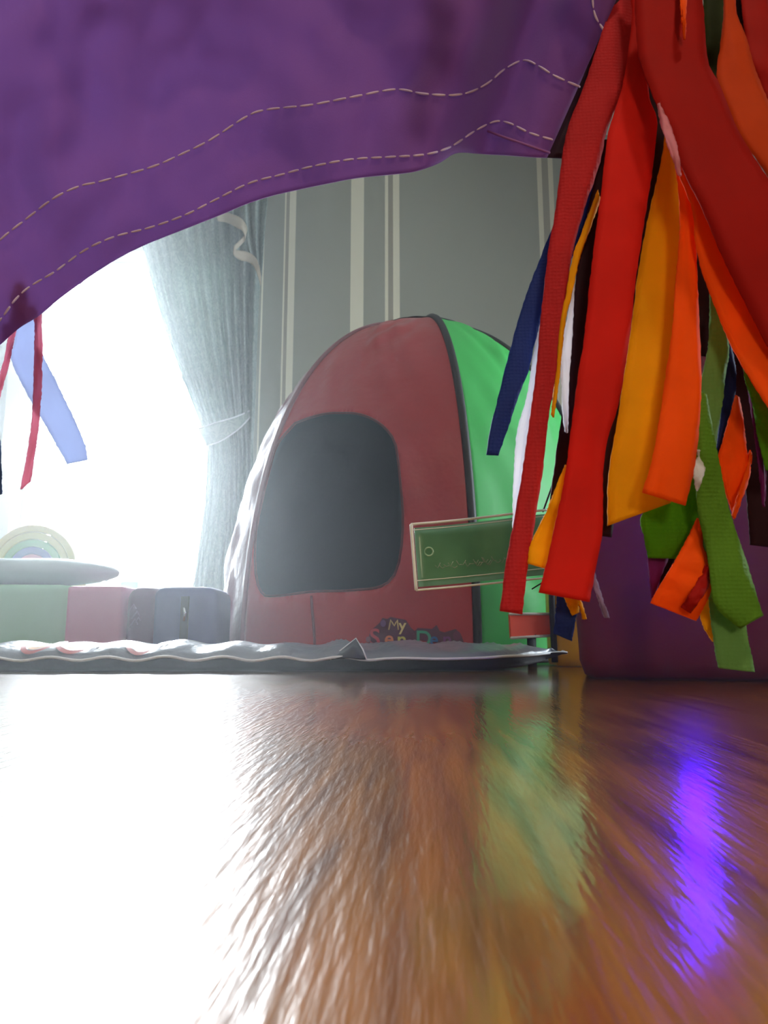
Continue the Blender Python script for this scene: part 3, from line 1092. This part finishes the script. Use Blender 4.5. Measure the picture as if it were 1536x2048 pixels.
def stitches(pts, seg=24, gap=6, r=.0006, off=-.0022):
    c = resample(pts, 600)
    parts = []
    L_ = 0; st = [c[0]]; on = True
    for a, b_ in zip(c, c[1:]):
        L_ += (b_ - a).length
        if on: st.append(b_)
        if on and L_ > seg:
            if len(st) > 2:
                P = []
                for k, q in enumerate(st[::2] + [st[-1]]):
                    P.append(U(q.x, q.y, dpt(q.x, q.y) + off))
                m_ = len(P)
                rad = [r * (.35 + 1.0 * math.sin(math.pi * (k + .5) / m_) ** .5) for k in range(m_)]
                parts.append(tube_vf(P, rad, 6))
            on = False; L_ = 0; st = []
        elif not on and L_ > gap:
            on = True; L_ = 0; st = [b_]
    return merge(parts)


obj('stitch_row', *stitches([(-120, 600), (-60, 540), (0, 480), (50, 440), (110, 395), (160, 372), (200, 363), (300, 335), (355, 312), (420, 280), (490, 235), (530, 220), (620, 210), (700, 195), (790, 179),
                             (850, 188), (920, 189), (970, 170), (1010, 138), (1045, 121), (1070, 128), (1110, 152), (1160, 174)]), thread, cloth)
obj('stitch_row', *stitches([(-120, 780), (-60, 710), (0, 640), (30, 600), (60, 573), (110, 543), (170, 500), (230, 473), (300, 455), (370, 430), (430, 400), (500, 366), (560, 350), (620, 334), (700, 319), (780, 314),
                             (850, 309), (900, 294), (950, 262), (990, 243), (1020, 247), (1060, 266), (1110, 281)], seg=19, gap=6), thread, cloth)
obj('stitch_row', *stitches([(1184, -40), (1185, 0), (1190, 30), (1202, 52), (1218, 74)], seg=26, gap=4), thread, cloth)
obj('hem_fold', *tube_vf([U(x, y, dpt(x, y) - .0022) for x, y in ((975, 262), (1010, 275), (1060, 292), (1100, 306))], .0009, 6), mat('lilac_thread', srgb(140, 90, 160), .7), cloth)

# ================================================================= RIBBON TASSELS
def rib_mat(name, color, trans=.2, weave=False, tcolor=None):
    return mat(name, color, .7, spec=.12, bump=('weave', 420, .6, .0009) if weave else ('noise', 500, .25, .0004), trans=trans, var=.08, var_scale=30, tcolor=tcolor)


RED = rib_mat('red_ribbon', srgb(214, 34, 26), .22)
DRED = rib_mat('deep_red_ribbon', srgb(158, 20, 15), .15)
REDW = rib_mat('red_woven_ribbon', srgb(190, 46, 52), .3, True)
ORG = rib_mat('orange_ribbon', srgb(250, 92, 12), .3)
YEL = rib_mat('yellow_ribbon', srgb(240, 172, 12), .3)
GRN = rib_mat('green_ribbon', srgb(96, 144, 44), .3, True)
GRL = rib_mat('pale_green_ribbon', srgb(118, 166, 96), .35, True)
GRB = rib_mat('bright_green_ribbon', srgb(84, 150, 24), .3, True)
BLU = rib_mat('blue_ribbon', srgb(44, 64, 134), .3, True)
NAV = rib_mat('navy_ribbon', srgb(30, 44, 104), .2)
WHT = rib_mat('white_ribbon', srgb(245, 248, 255), .6)
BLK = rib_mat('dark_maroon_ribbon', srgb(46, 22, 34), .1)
SHEEN = rib_mat('pink_sheen', srgb(240, 170, 190), .5)
PUR = rib_mat('purple_ribbon', srgb(120, 34, 104), .3)
LIL = rib_mat('lilac_ribbon', srgb(150, 130, 170), .3)

knot = U(1340, -190, .46)
tas = empty('ribbon_tassel', knot, 'big tassel of red orange yellow and green ribbons hanging at the right', 'tassel')


def ribbon(parent, m, Lp, Rp, d0, d1, cup=.0015, wav=.003, n=44, w=7, label=None, name='ribbon', th=.0011, seed=0, frays=0):
    n *= 2
    rnd = random.Random(seed)
    A, B = resample(Lp, n), resample(Rp, n)
    V = []
    for j in range(n):
        t = j / (n - 1)
        d = d0 + (d1 - d0) * t + wav * math.sin(t * 7 + seed)
        for k in range(w):
            q = A[j].lerp(B[j], k / (w - 1))
            e = math.sin(math.pi * k / (w - 1))
            jit = rnd.uniform(-.8, .8) if k in (0, w - 1) else 0
            V.append(U(q.x + jit, q.y, d - cup * e * (.3 + math.sin(t * 5 + seed) ** 2) + .002 * nz(k * .5 + seed, t * 6)))
    o = obj(name, V, grid_faces(n, w), m, parent, solid=th)
    if label: o['label'] = label
    return o


R_ = lambda *a, **k: ribbon(tas, *a, **k)
# nearest
R_(DRED, [(1268, -60), (1270, 25), (1276, 100), (1283, 134), (1315, 214), (1340, 262), (1366, 340), (1405, 420), (1448, 520), (1490, 605), (1536, 695), (1580, 780)],
   [(1400, -60), (1408, 40), (1416, 125), (1439, 171), (1477, 264), (1536, 359), (1590, 440), (1640, 520), (1690, 600), (1730, 690), (1760, 760), (1790, 830)], .400, .400, seed=1, label='wide deep red ribbon')
R_(RED, [(1255, -60), (1262, 0), (1262, 60), (1245, 170), (1217, 262), (1208, 330), (1200, 400), (1190, 480), (1180, 560), (1172, 640), (1165, 700), (1155, 760), (1142, 860), (1130, 950), (1110, 1050), (1095, 1120), (1077, 1185)],
   [(1310, -60), (1300, 60), (1296, 120), (1296, 170), (1300, 205), (1314, 245), (1306, 330), (1297, 390), (1284, 469), (1268, 586), (1260, 664), (1245, 762), (1231, 829), (1217, 872), (1207, 934), (1205, 1059), (1196, 1110), (1178, 1204)],
   .425, .425, seed=2, n=60, label='long bright red ribbon')
R_(REDW, [(1240, -60), (1225, 0), (1205, 60), (1165, 180), (1137, 250), (1122, 330), (1110, 430), (1098, 490), (1090, 560), (1080, 650), (1072, 740), (1058, 850), (1045, 940), (1025, 1060), (1012, 1130), (1000, 1222)],
   [(1300, -60), (1285, 0), (1270, 90), (1240, 190), (1213, 262), (1198, 330), (1174, 400), (1150, 480), (1135, 560), (1127, 640), (1113, 740), (1098, 830), (1090, 900), (1082, 960), (1068, 1050), (1058, 1110), (1052, 1160), (1045, 1229)],
   .445, .445, seed=3, n=60, label='narrow woven red ribbon')
R_(ORG, [(1300, 150), (1317, 211), (1335, 270), (1350, 330), (1358, 400), (1360, 470), (1352, 560), (1348, 620), (1342, 680), (1330, 760), (1320, 830), (1310, 890), (1298, 940), (1284, 985)],
   [(1330, 120), (1350, 211), (1372, 290), (1384, 350), (1388, 420), (1391, 480), (1394, 560), (1397, 620), (1400, 700), (1402, 780), (1397, 860), (1390, 920), (1382, 965), (1370, 1011)], .418, .420, seed=4, label='bright orange ribbon')
R_(SHEEN, [(1316, 208), (1320, 240), (1330, 275), (1343, 310), (1352, 335), (1357, 350)], [(1318, 206), (1334, 238), (1346, 270), (1355, 300), (1359, 328), (1361, 352)], .393, .396, n=20, label='pale pink turned edge')  # sheen of the orange ribbon's turned edge, painted as a pale strip
R_(ORG, [(1340, 300), (1366, 370), (1385, 422), (1391, 488), (1405, 547), (1428, 609), (1455, 676), (1491, 742), (1522, 793), (1560, 850), (1600, 910)],
   [(1370, 280), (1400, 350), (1430, 422), (1470, 500), (1500, 560), (1520, 620), (1560, 690), (1590, 750), (1620, 800), (1650, 870), (1690, 930)], .412, .412, seed=5, label='orange ribbon slanting to the right')
R_(YEL, [(1330, 240), (1327, 293), (1313, 363), (1299, 422), (1288, 477), (1276, 547), (1266, 625), (1256, 703), (1243, 781), (1237, 829), (1225, 895), (1217, 954), (1215, 1000), (1215, 1052)],
   [(1350, 240), (1353, 310), (1362, 380), (1368, 450), (1370, 520), (1366, 600), (1362, 680), (1356, 760), (1352, 830), (1348, 880), (1346, 920), (1345, 950), (1343, 980), (1340, 1006)], .442, .445, seed=6, label='wide yellow ribbon')
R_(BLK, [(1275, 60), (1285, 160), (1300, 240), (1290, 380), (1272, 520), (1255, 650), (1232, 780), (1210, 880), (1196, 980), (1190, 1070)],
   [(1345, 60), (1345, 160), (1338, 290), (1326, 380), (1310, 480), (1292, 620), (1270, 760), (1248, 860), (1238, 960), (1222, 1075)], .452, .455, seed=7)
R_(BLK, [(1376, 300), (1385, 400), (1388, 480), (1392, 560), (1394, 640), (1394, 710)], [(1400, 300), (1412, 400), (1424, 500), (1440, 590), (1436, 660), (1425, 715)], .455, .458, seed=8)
# green group
R_(GRL, [(1418, 540), (1420, 600), (1419, 650), (1415, 700), (1404, 755), (1398, 812), (1392, 869), (1390, 930)], [(1436, 540), (1442, 590), (1452, 640), (1457, 704), (1449, 755), (1446, 798), (1438, 845), (1428, 910)], .440, .436, seed=9, label='twisted pale green ribbon')
R_(GRN, [(1396, 780), (1392, 869), (1392, 950), (1396, 1027), (1406, 1070), (1414, 1110), (1421, 1165), (1424, 1195), (1440, 1225), (1480, 1257)],
   [(1412, 790), (1425, 860), (1440, 930), (1452, 994), (1471, 1060), (1484, 1100), (1497, 1140), (1508, 1175), (1517, 1205), (1526, 1231)], .428, .430, seed=10, label='long olive green ribbon')
R_(GRL, [(1402, 1050), (1408, 1110), (1416, 1180), (1420, 1225), (1427, 1280), (1432, 1310), (1437, 1336)], [(1460, 1050), (1470, 1110), (1480, 1180), (1487, 1230), (1495, 1275), (1502, 1310), (1508, 1344)], .442, .444, seed=11, label='pale green ribbon reaching lowest')
R_(GRB, [(1372, 860), (1350, 920), (1325, 985), (1283, 1032), (1288, 1075), (1296, 1116)], [(1402, 860), (1402, 920), (1399, 980), (1395, 1042), (1375, 1080), (1350, 1117)], .452, .456, seed=12, n=30, label='short bright green ribbon')
R_(WHT, [(1395, 900), (1388, 925), (1388, 950), (1392, 975)], [(1400, 900), (1408, 925), (1407, 950), (1394, 982)], .424, .425, n=16, label='pale turned ribbon face')
R_(ORG, [(1395, 1036), (1372, 1082), (1345, 1130), (1322, 1168), (1300, 1206)], [(1402, 1042), (1408, 1092), (1418, 1140), (1420, 1185), (1392, 1242)], .438, .440, seed=13, n=30, label='orange ribbon end cut on a slant')
R_(DRED, [(1412, 1130), (1396, 1160), (1378, 1190), (1362, 1215)], [(1421, 1138), (1416, 1172), (1400, 1200), (1380, 1226)], .433, .434, n=20)
R_(ORG, [(1472, 790), (1460, 830), (1446, 880), (1435, 920), (1444, 965), (1467, 1030)], [(1477, 795), (1486, 840), (1492, 890), (1496, 930), (1488, 975), (1470, 1036)], .450, .452, seed=14, n=30, label='orange ribbon twisted at the right')
R_(ORG, [(1500, 900), (1488, 950), (1476, 990), (1464, 1030)], [(1504, 910), (1497, 955), (1483, 1000), (1468, 1038)], .446, .447, n=16)
R_(YEL, [(1400, 1180), (1398, 1220), (1408, 1255), (1425, 1282)], [(1430, 1180), (1430, 1220), (1430, 1255), (1430, 1284)], .452, .452, n=16)
R_(GRB, [(1484, 700), (1490, 760), (1506, 812), (1515, 870), (1532, 940)], [(1492, 700), (1510, 760), (1540, 815), (1570, 880), (1590, 950)], .430, .432, seed=15)
R_(PUR, [(1488, 740), (1500, 800), (1510, 880), (1520, 960), (1526, 1010)], [(1496, 740), (1512, 800), (1524, 870), (1532, 950), (1528, 1014)], .436, .438, seed=16)
R_(NAV, [(1440, 690), (1446, 760), (1440, 840), (1430, 920)], [(1462, 690), (1472, 760), (1462, 830), (1440, 925)], .456, .458, seed=17)
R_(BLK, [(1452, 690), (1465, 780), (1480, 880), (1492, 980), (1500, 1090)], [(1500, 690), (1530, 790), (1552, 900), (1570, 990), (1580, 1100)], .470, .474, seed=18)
# upper right group
R_(rib_mat('rust_ribbon', srgb(196, 66, 20), .2), [(1445, -60), (1448, 20), (1442, 80), (1434, 140), (1440, 175), (1477, 264), (1500, 300), (1540, 360), (1600, 450)],
   [(1470, -60), (1472, 25), (1490, 70), (1507, 131), (1520, 165), (1545, 225), (1570, 280), (1610, 350), (1680, 440)], .420, .415, seed=19, label='rust orange ribbon')
R_(DRED, [(1480, -60), (1486, 40), (1500, 120), (1530, 190), (1570, 260)], [(1530, -60), (1545, 40), (1560, 120), (1590, 190), (1620, 250)], .435, .43, seed=20)
R_(rib_mat('dark_green_ribbon', srgb(44, 54, 24), .2), [(1405, -60), (1408, 60), (1412, 140), (1440, 200)], [(1470, -60), (1470, 60), (1462, 140), (1480, 210)], .450, .452, seed=21)
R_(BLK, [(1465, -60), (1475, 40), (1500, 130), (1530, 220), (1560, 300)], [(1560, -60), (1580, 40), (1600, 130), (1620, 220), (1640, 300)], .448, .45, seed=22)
R_(ORG, [(1360, -60), (1360, 0), (1364, 40), (1368, 75)], [(1374, -60), (1372, 0), (1371, 40), (1369, 80)], .392, .394, n=16)
# left, behind the reds
R_(BLU, [(1190, 250), (1160, 340), (1125, 410), (1104, 457), (1084, 508), (1061, 566), (1041, 625), (1020, 703), (998, 789), (983, 848), (973, 910)],
   [(1205, 262), (1200, 340), (1182, 410), (1160, 480), (1126, 550), (1090, 618), (1070, 684), (1058, 738), (1034, 798), (1018, 850), (997, 911)], .462, .466, seed=23, label='blue ribbon swinging left')
R_(WHT, [(1095, 600), (1080, 650), (1069, 700), (1053, 798), (1036, 856), (1028, 934), (1026, 1000), (1026, 1056)], [(1115, 600), (1105, 660), (1095, 720), (1080, 800), (1068, 870), (1056, 940), (1045, 1000), (1034, 1060)], .458, .462, seed=24, label='white ribbon')
R_(WHT, [(1146, 560), (1138, 620), (1124, 684), (1123, 755), (1126, 820), (1131, 863)], [(1148, 560), (1146, 620), (1143, 684), (1138, 755), (1136, 820), (1134, 866)], .448, .450, seed=25, n=24, label='thin white ribbon')
R_(YEL, [(1196, 380), (1170, 449), (1147, 508), (1133, 586), (1121, 644), (1115, 722), (1108, 785), (1103, 830)], [(1200, 400), (1180, 455), (1158, 520), (1143, 590), (1129, 650), (1121, 725), (1114, 785), (1107, 835)], .446, .450, seed=26, label='narrow yellow ribbon')
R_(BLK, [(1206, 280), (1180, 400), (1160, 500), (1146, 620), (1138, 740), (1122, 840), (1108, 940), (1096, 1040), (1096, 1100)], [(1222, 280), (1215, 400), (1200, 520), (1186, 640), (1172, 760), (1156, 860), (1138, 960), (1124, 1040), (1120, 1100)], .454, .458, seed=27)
R_(YEL, [(1130, 930), (1112, 975), (1093, 1023), (1075, 1058), (1060, 1092), (1056, 1127)], [(1160, 940), (1150, 990), (1135, 1030), (1120, 1070), (1105, 1110), (1090, 1137)], .440, .442, seed=28, n=24, label='yellow ribbon end behind the red ones')
R_(YEL, [(1122, 1150), (1124, 1180), (1134, 1208), (1145, 1231)], [(1150, 1150), (1155, 1180), (1156, 1205), (1157, 1224)], .452, .453, n=16)
R_(YEL, [(1148, 1190), (1155, 1205), (1162, 1222), (1166, 1238)], [(1156, 1190), (1162, 1205), (1168, 1222), (1172, 1238)], .450, .450, n=12)
R_(BLU, [(1112, 1150), (1113, 1200), (1110, 1240), (1107, 1267)], [(1152, 1150), (1155, 1200), (1150, 1245), (1143, 1282)], .462, .463, n=20, label='blue ribbon end low down')
R_(LIL, [(1182, 1140), (1188, 1175), (1199, 1208), (1209, 1235)], [(1188, 1140), (1196, 1172), (1207, 1204), (1218, 1236)], .445, .446, n=16)
R_(PUR, [(1290, 1060), (1294, 1110), (1299, 1150), (1303, 1196)], [(1350, 1060), (1340, 1105), (1325, 1145), (1306, 1198)], .462, .463, n=16)
R_(BLK, [(1330, 1050), (1322, 1100), (1315, 1150), (1306, 1190)], [(1380, 1050), (1360, 1100), (1340, 1140), (1320, 1180)], .470, .470, n=16)
# knot and cord at the top, out of the picture
obj('knot', *tube_vf([knot + Vector((0, 0, .06)), knot + Vector((0, 0, .03)), knot + Vector((0, 0, -.005))], [.012, .03, .045], 16), DRED, tas)
obj('cord', *tube_vf([knot + Vector((0, 0, .05)), knot + Vector((-.03, .02, .10)), UC(1200, -330, .5)], .004, 8), BLK, tas)

# left tassel behind the canopy edge
kl = U(56, 610, .545)
tl = empty('ribbon_tassel', kl, 'small tassel of slate blue and pink ribbons hanging at the left before the window', 'tassel')
SLB = rib_mat('slate_blue_ribbon', srgb(120, 132, 176), .7, tcolor=(.58, .64, .82))
RPK = rib_mat('rose_ribbon', srgb(206, 92, 112), .6, tcolor=(.80, .45, .55))
NVL = rib_mat('slate_navy_ribbon', srgb(70, 90, 120), .5)
ribbon(tl, SLB, [(40, 632), (34, 660), (28, 690), (24, 724), (61, 799), (81, 834), (114, 891), (136, 928)], [(80, 618), (80, 634), (80, 650), (82, 700), (107, 752), (145, 830), (169, 887), (176, 920)], .545, .550, seed=31, label='slate blue ribbon')
ribbon(tl, RPK, [(68, 630), (70, 690), (66, 808), (57, 895), (42, 979)], [(82, 625), (84, 700), (81, 808), (68, 917), (60, 963)], .538, .540, seed=32, label='long rose ribbon')
ribbon(tl, RPK, [(22, 655), (16, 680), (8, 720), (-6, 775), (-20, 820)], [(34, 650), (28, 680), (18, 725), (4, 780), (-8, 825)], .542, .544, seed=33)
ribbon(tl, NVL, [(-30, 780), (-24, 880), (-16, 990)], [(-10, 780), (0, 880), (4, 988)], .548, .550, seed=34)
obj('knot', *tube_vf([kl + Vector((0, 0, .012)), kl + Vector((0, 0, 0)), kl + Vector((0, 0, -.012))], [.003, .006, .004], 12), SLB, tl)

# violet LED tube added out of sight behind the tassel to make the floor streak
led_m = mat('violet_streak_light', (.2, .02, .9), .4, emis=(.045, .0, 1.0, LED))
led = empty('added_streak_tube', U(1352, 880, 1.2), 'added violet blue LED tube hidden behind the ribbons to make the streak on the floor', 'lamp')
lx = U(1352, 1000, 1.2).x
obj('glowing_tube', *tube_vf([(lx, 1.2, z) for z in (.140, .145, .20, .26, .32, .38, .385)], [.012, .021, .021, .021, .021, .021, .012], 16), led_m, led)
obj('tube_cap', *tube_vf([(lx, 1.2, .384), (lx, 1.2, .41)], .022, 16), BLK, led)
obj('hanging_wire', *tube_vf([(lx, 1.2, .41), (lx, 1.2, 1.6)], .0015, 6), BLK, led)

# ================================================================= CLEAR LABEL SLEEVE
ls = empty('plastic_label_sleeve', U(960, 1100, .62), 'clear plastic sleeve with a dark green card hanging left of the tassel', 'label sleeve')
q = [U(822, 1050, .61), U(1098, 1022, .66), U(1102, 1156, .66), U(832, 1181, .61)]
card = mat('green_card', srgb(130, 164, 134), .35, var=.3, var_scale=26, coat=.4, trans=.45)
sl = mat('clear_film', srgb(225, 232, 228), .15)


def lerp_q(u, v):
    return (q[0].lerp(q[1], u)).lerp(q[3].lerp(q[2], u), v) + Vector((0, .004 * math.sin(u * 5), 0))


V = [lerp_q(.02 + .96 * a / 14, .05 + .90 * c / 6) for a in range(15) for c in range(7)]
obj('card', V, grid_faces(15, 7), card, ls, solid=.001)
fmx = bpy.data.materials.new('clear_film_sheet')
fmx.use_nodes = True
N, L = fmx.node_tree.nodes, fmx.node_tree.links
N.remove(N['Principled BSDF'])
t_ = N.new('ShaderNodeBsdfTransparent'); t_.inputs[0].default_value = (.93, .96, .94, 1)
g_ = N.new('ShaderNodeBsdfGlossy'); g_.inputs['Roughness'].default_value = .12
fr = N.new('ShaderNodeFresnel'); fr.inputs[0].default_value = 1.5
ms = N.new('ShaderNodeMixShader')
L.new(fr.outputs[0], ms.inputs[0]); L.new(t_.outputs[0], ms.inputs[1]); L.new(g_.outputs[0], ms.inputs[2]); L.new(ms.outputs[0], N['Material Output'].inputs['Surface'])
V = [lerp_q(a / 14, c / 6) + Vector((0, -.004 - .001 * nz(a, c), 0)) for a in range(15) for c in range(7)]
obj('film', V, grid_faces(15, 7), fmx, ls)
for (u0, v0, u1, v1, r) in ((0, 0, 1, 0, .0011), (0, 1, 1, 1, .0009), (0, 0, 0, 1, .0014), (0, .09, 1, .09, .0004), (0, .86, 1, .86, .0004)):
    pts = [lerp_q(u0 + (u1 - u0) * k / 12, v0 + (v1 - v0) * k / 12) + Vector((0, -.004, 0)) for k in range(13)]
    obj('sealed_edge', *tube_vf(pts, r, 6), sl, ls)
pts = [lerp_q(.105, .44) + Vector((.0035 * math.cos(k * math.pi / 8), -.005, .0035 * math.sin(k * math.pi / 8))) for k in range(17)]
obj('punched_eyelet', *tube_vf(pts, .0007, 6, caps=False), mat('pale_eyelet', srgb(150, 190, 160), .4), ls)
sm_ = []
for k in range(26):
    u = .16 + .030 * (k % 13) + .4 * (k >= 13) * .0 + (.28 if k >= 13 else 0)
    vv = .66 + .05 * nz(k * 1.7, 3) + .03 * math.sin(k * 2.1)
    c = lerp_q(min(.95, u), vv) + Vector((0, -.0052, 0))
    s_ = .0022
    sm_.append(tube_vf([c + Vector((-s_, 0, s_ * math.sin(k * 3))), c + Vector((0, -.0002, -s_)), c + Vector((s_, 0, s_ * math.cos(k * 2)))], .00035, 5))
obj('faded_writing', *merge(sm_), mat('faded_grey_ink', srgb(140, 150, 135), .6), ls)
obj('hanging_cord', *tube_vf([q[1] + Vector((-.006, -.002, -.001)), U(1130, 900, .57), U(1200, 500, .50), U(1290, 100, .475), knot + Vector((0, .01, .0))], .0008, 6), BLK, ls)
obj('loose_thread', *tube_vf([q[2] + Vector((-.004, -.002, .002)), U(1085, 1165, .655), U(1064, 1178, .65)], .0006, 6), BLK, ls)

# ================================================================= HAZE volume added to stand in for lens glare
hz = bpy.data.materials.new('glare_haze')
hz.use_nodes = True
N, L = hz.node_tree.nodes, hz.node_tree.links
N.remove(N['Principled BSDF'])
vs = N.new('ShaderNodeVolumeScatter')
vs.inputs['Color'].default_value = (.9, .95, 1, 1)
vs.inputs['Density'].default_value = HAZE
vs.inputs['Anisotropy'].default_value = .6
L.new(vs.outputs[0], N['Material Output'].inputs['Volume'])
hzo = obj('glare_volume', *box_vf(RX0 + .01, RX1 - .01, .60, WALL_Y - .01, .002, RZ - .01), hz, smooth=False)
props(hzo, 'added haze volume standing in for the lens glare around the window', 'haze', kind='stuff')
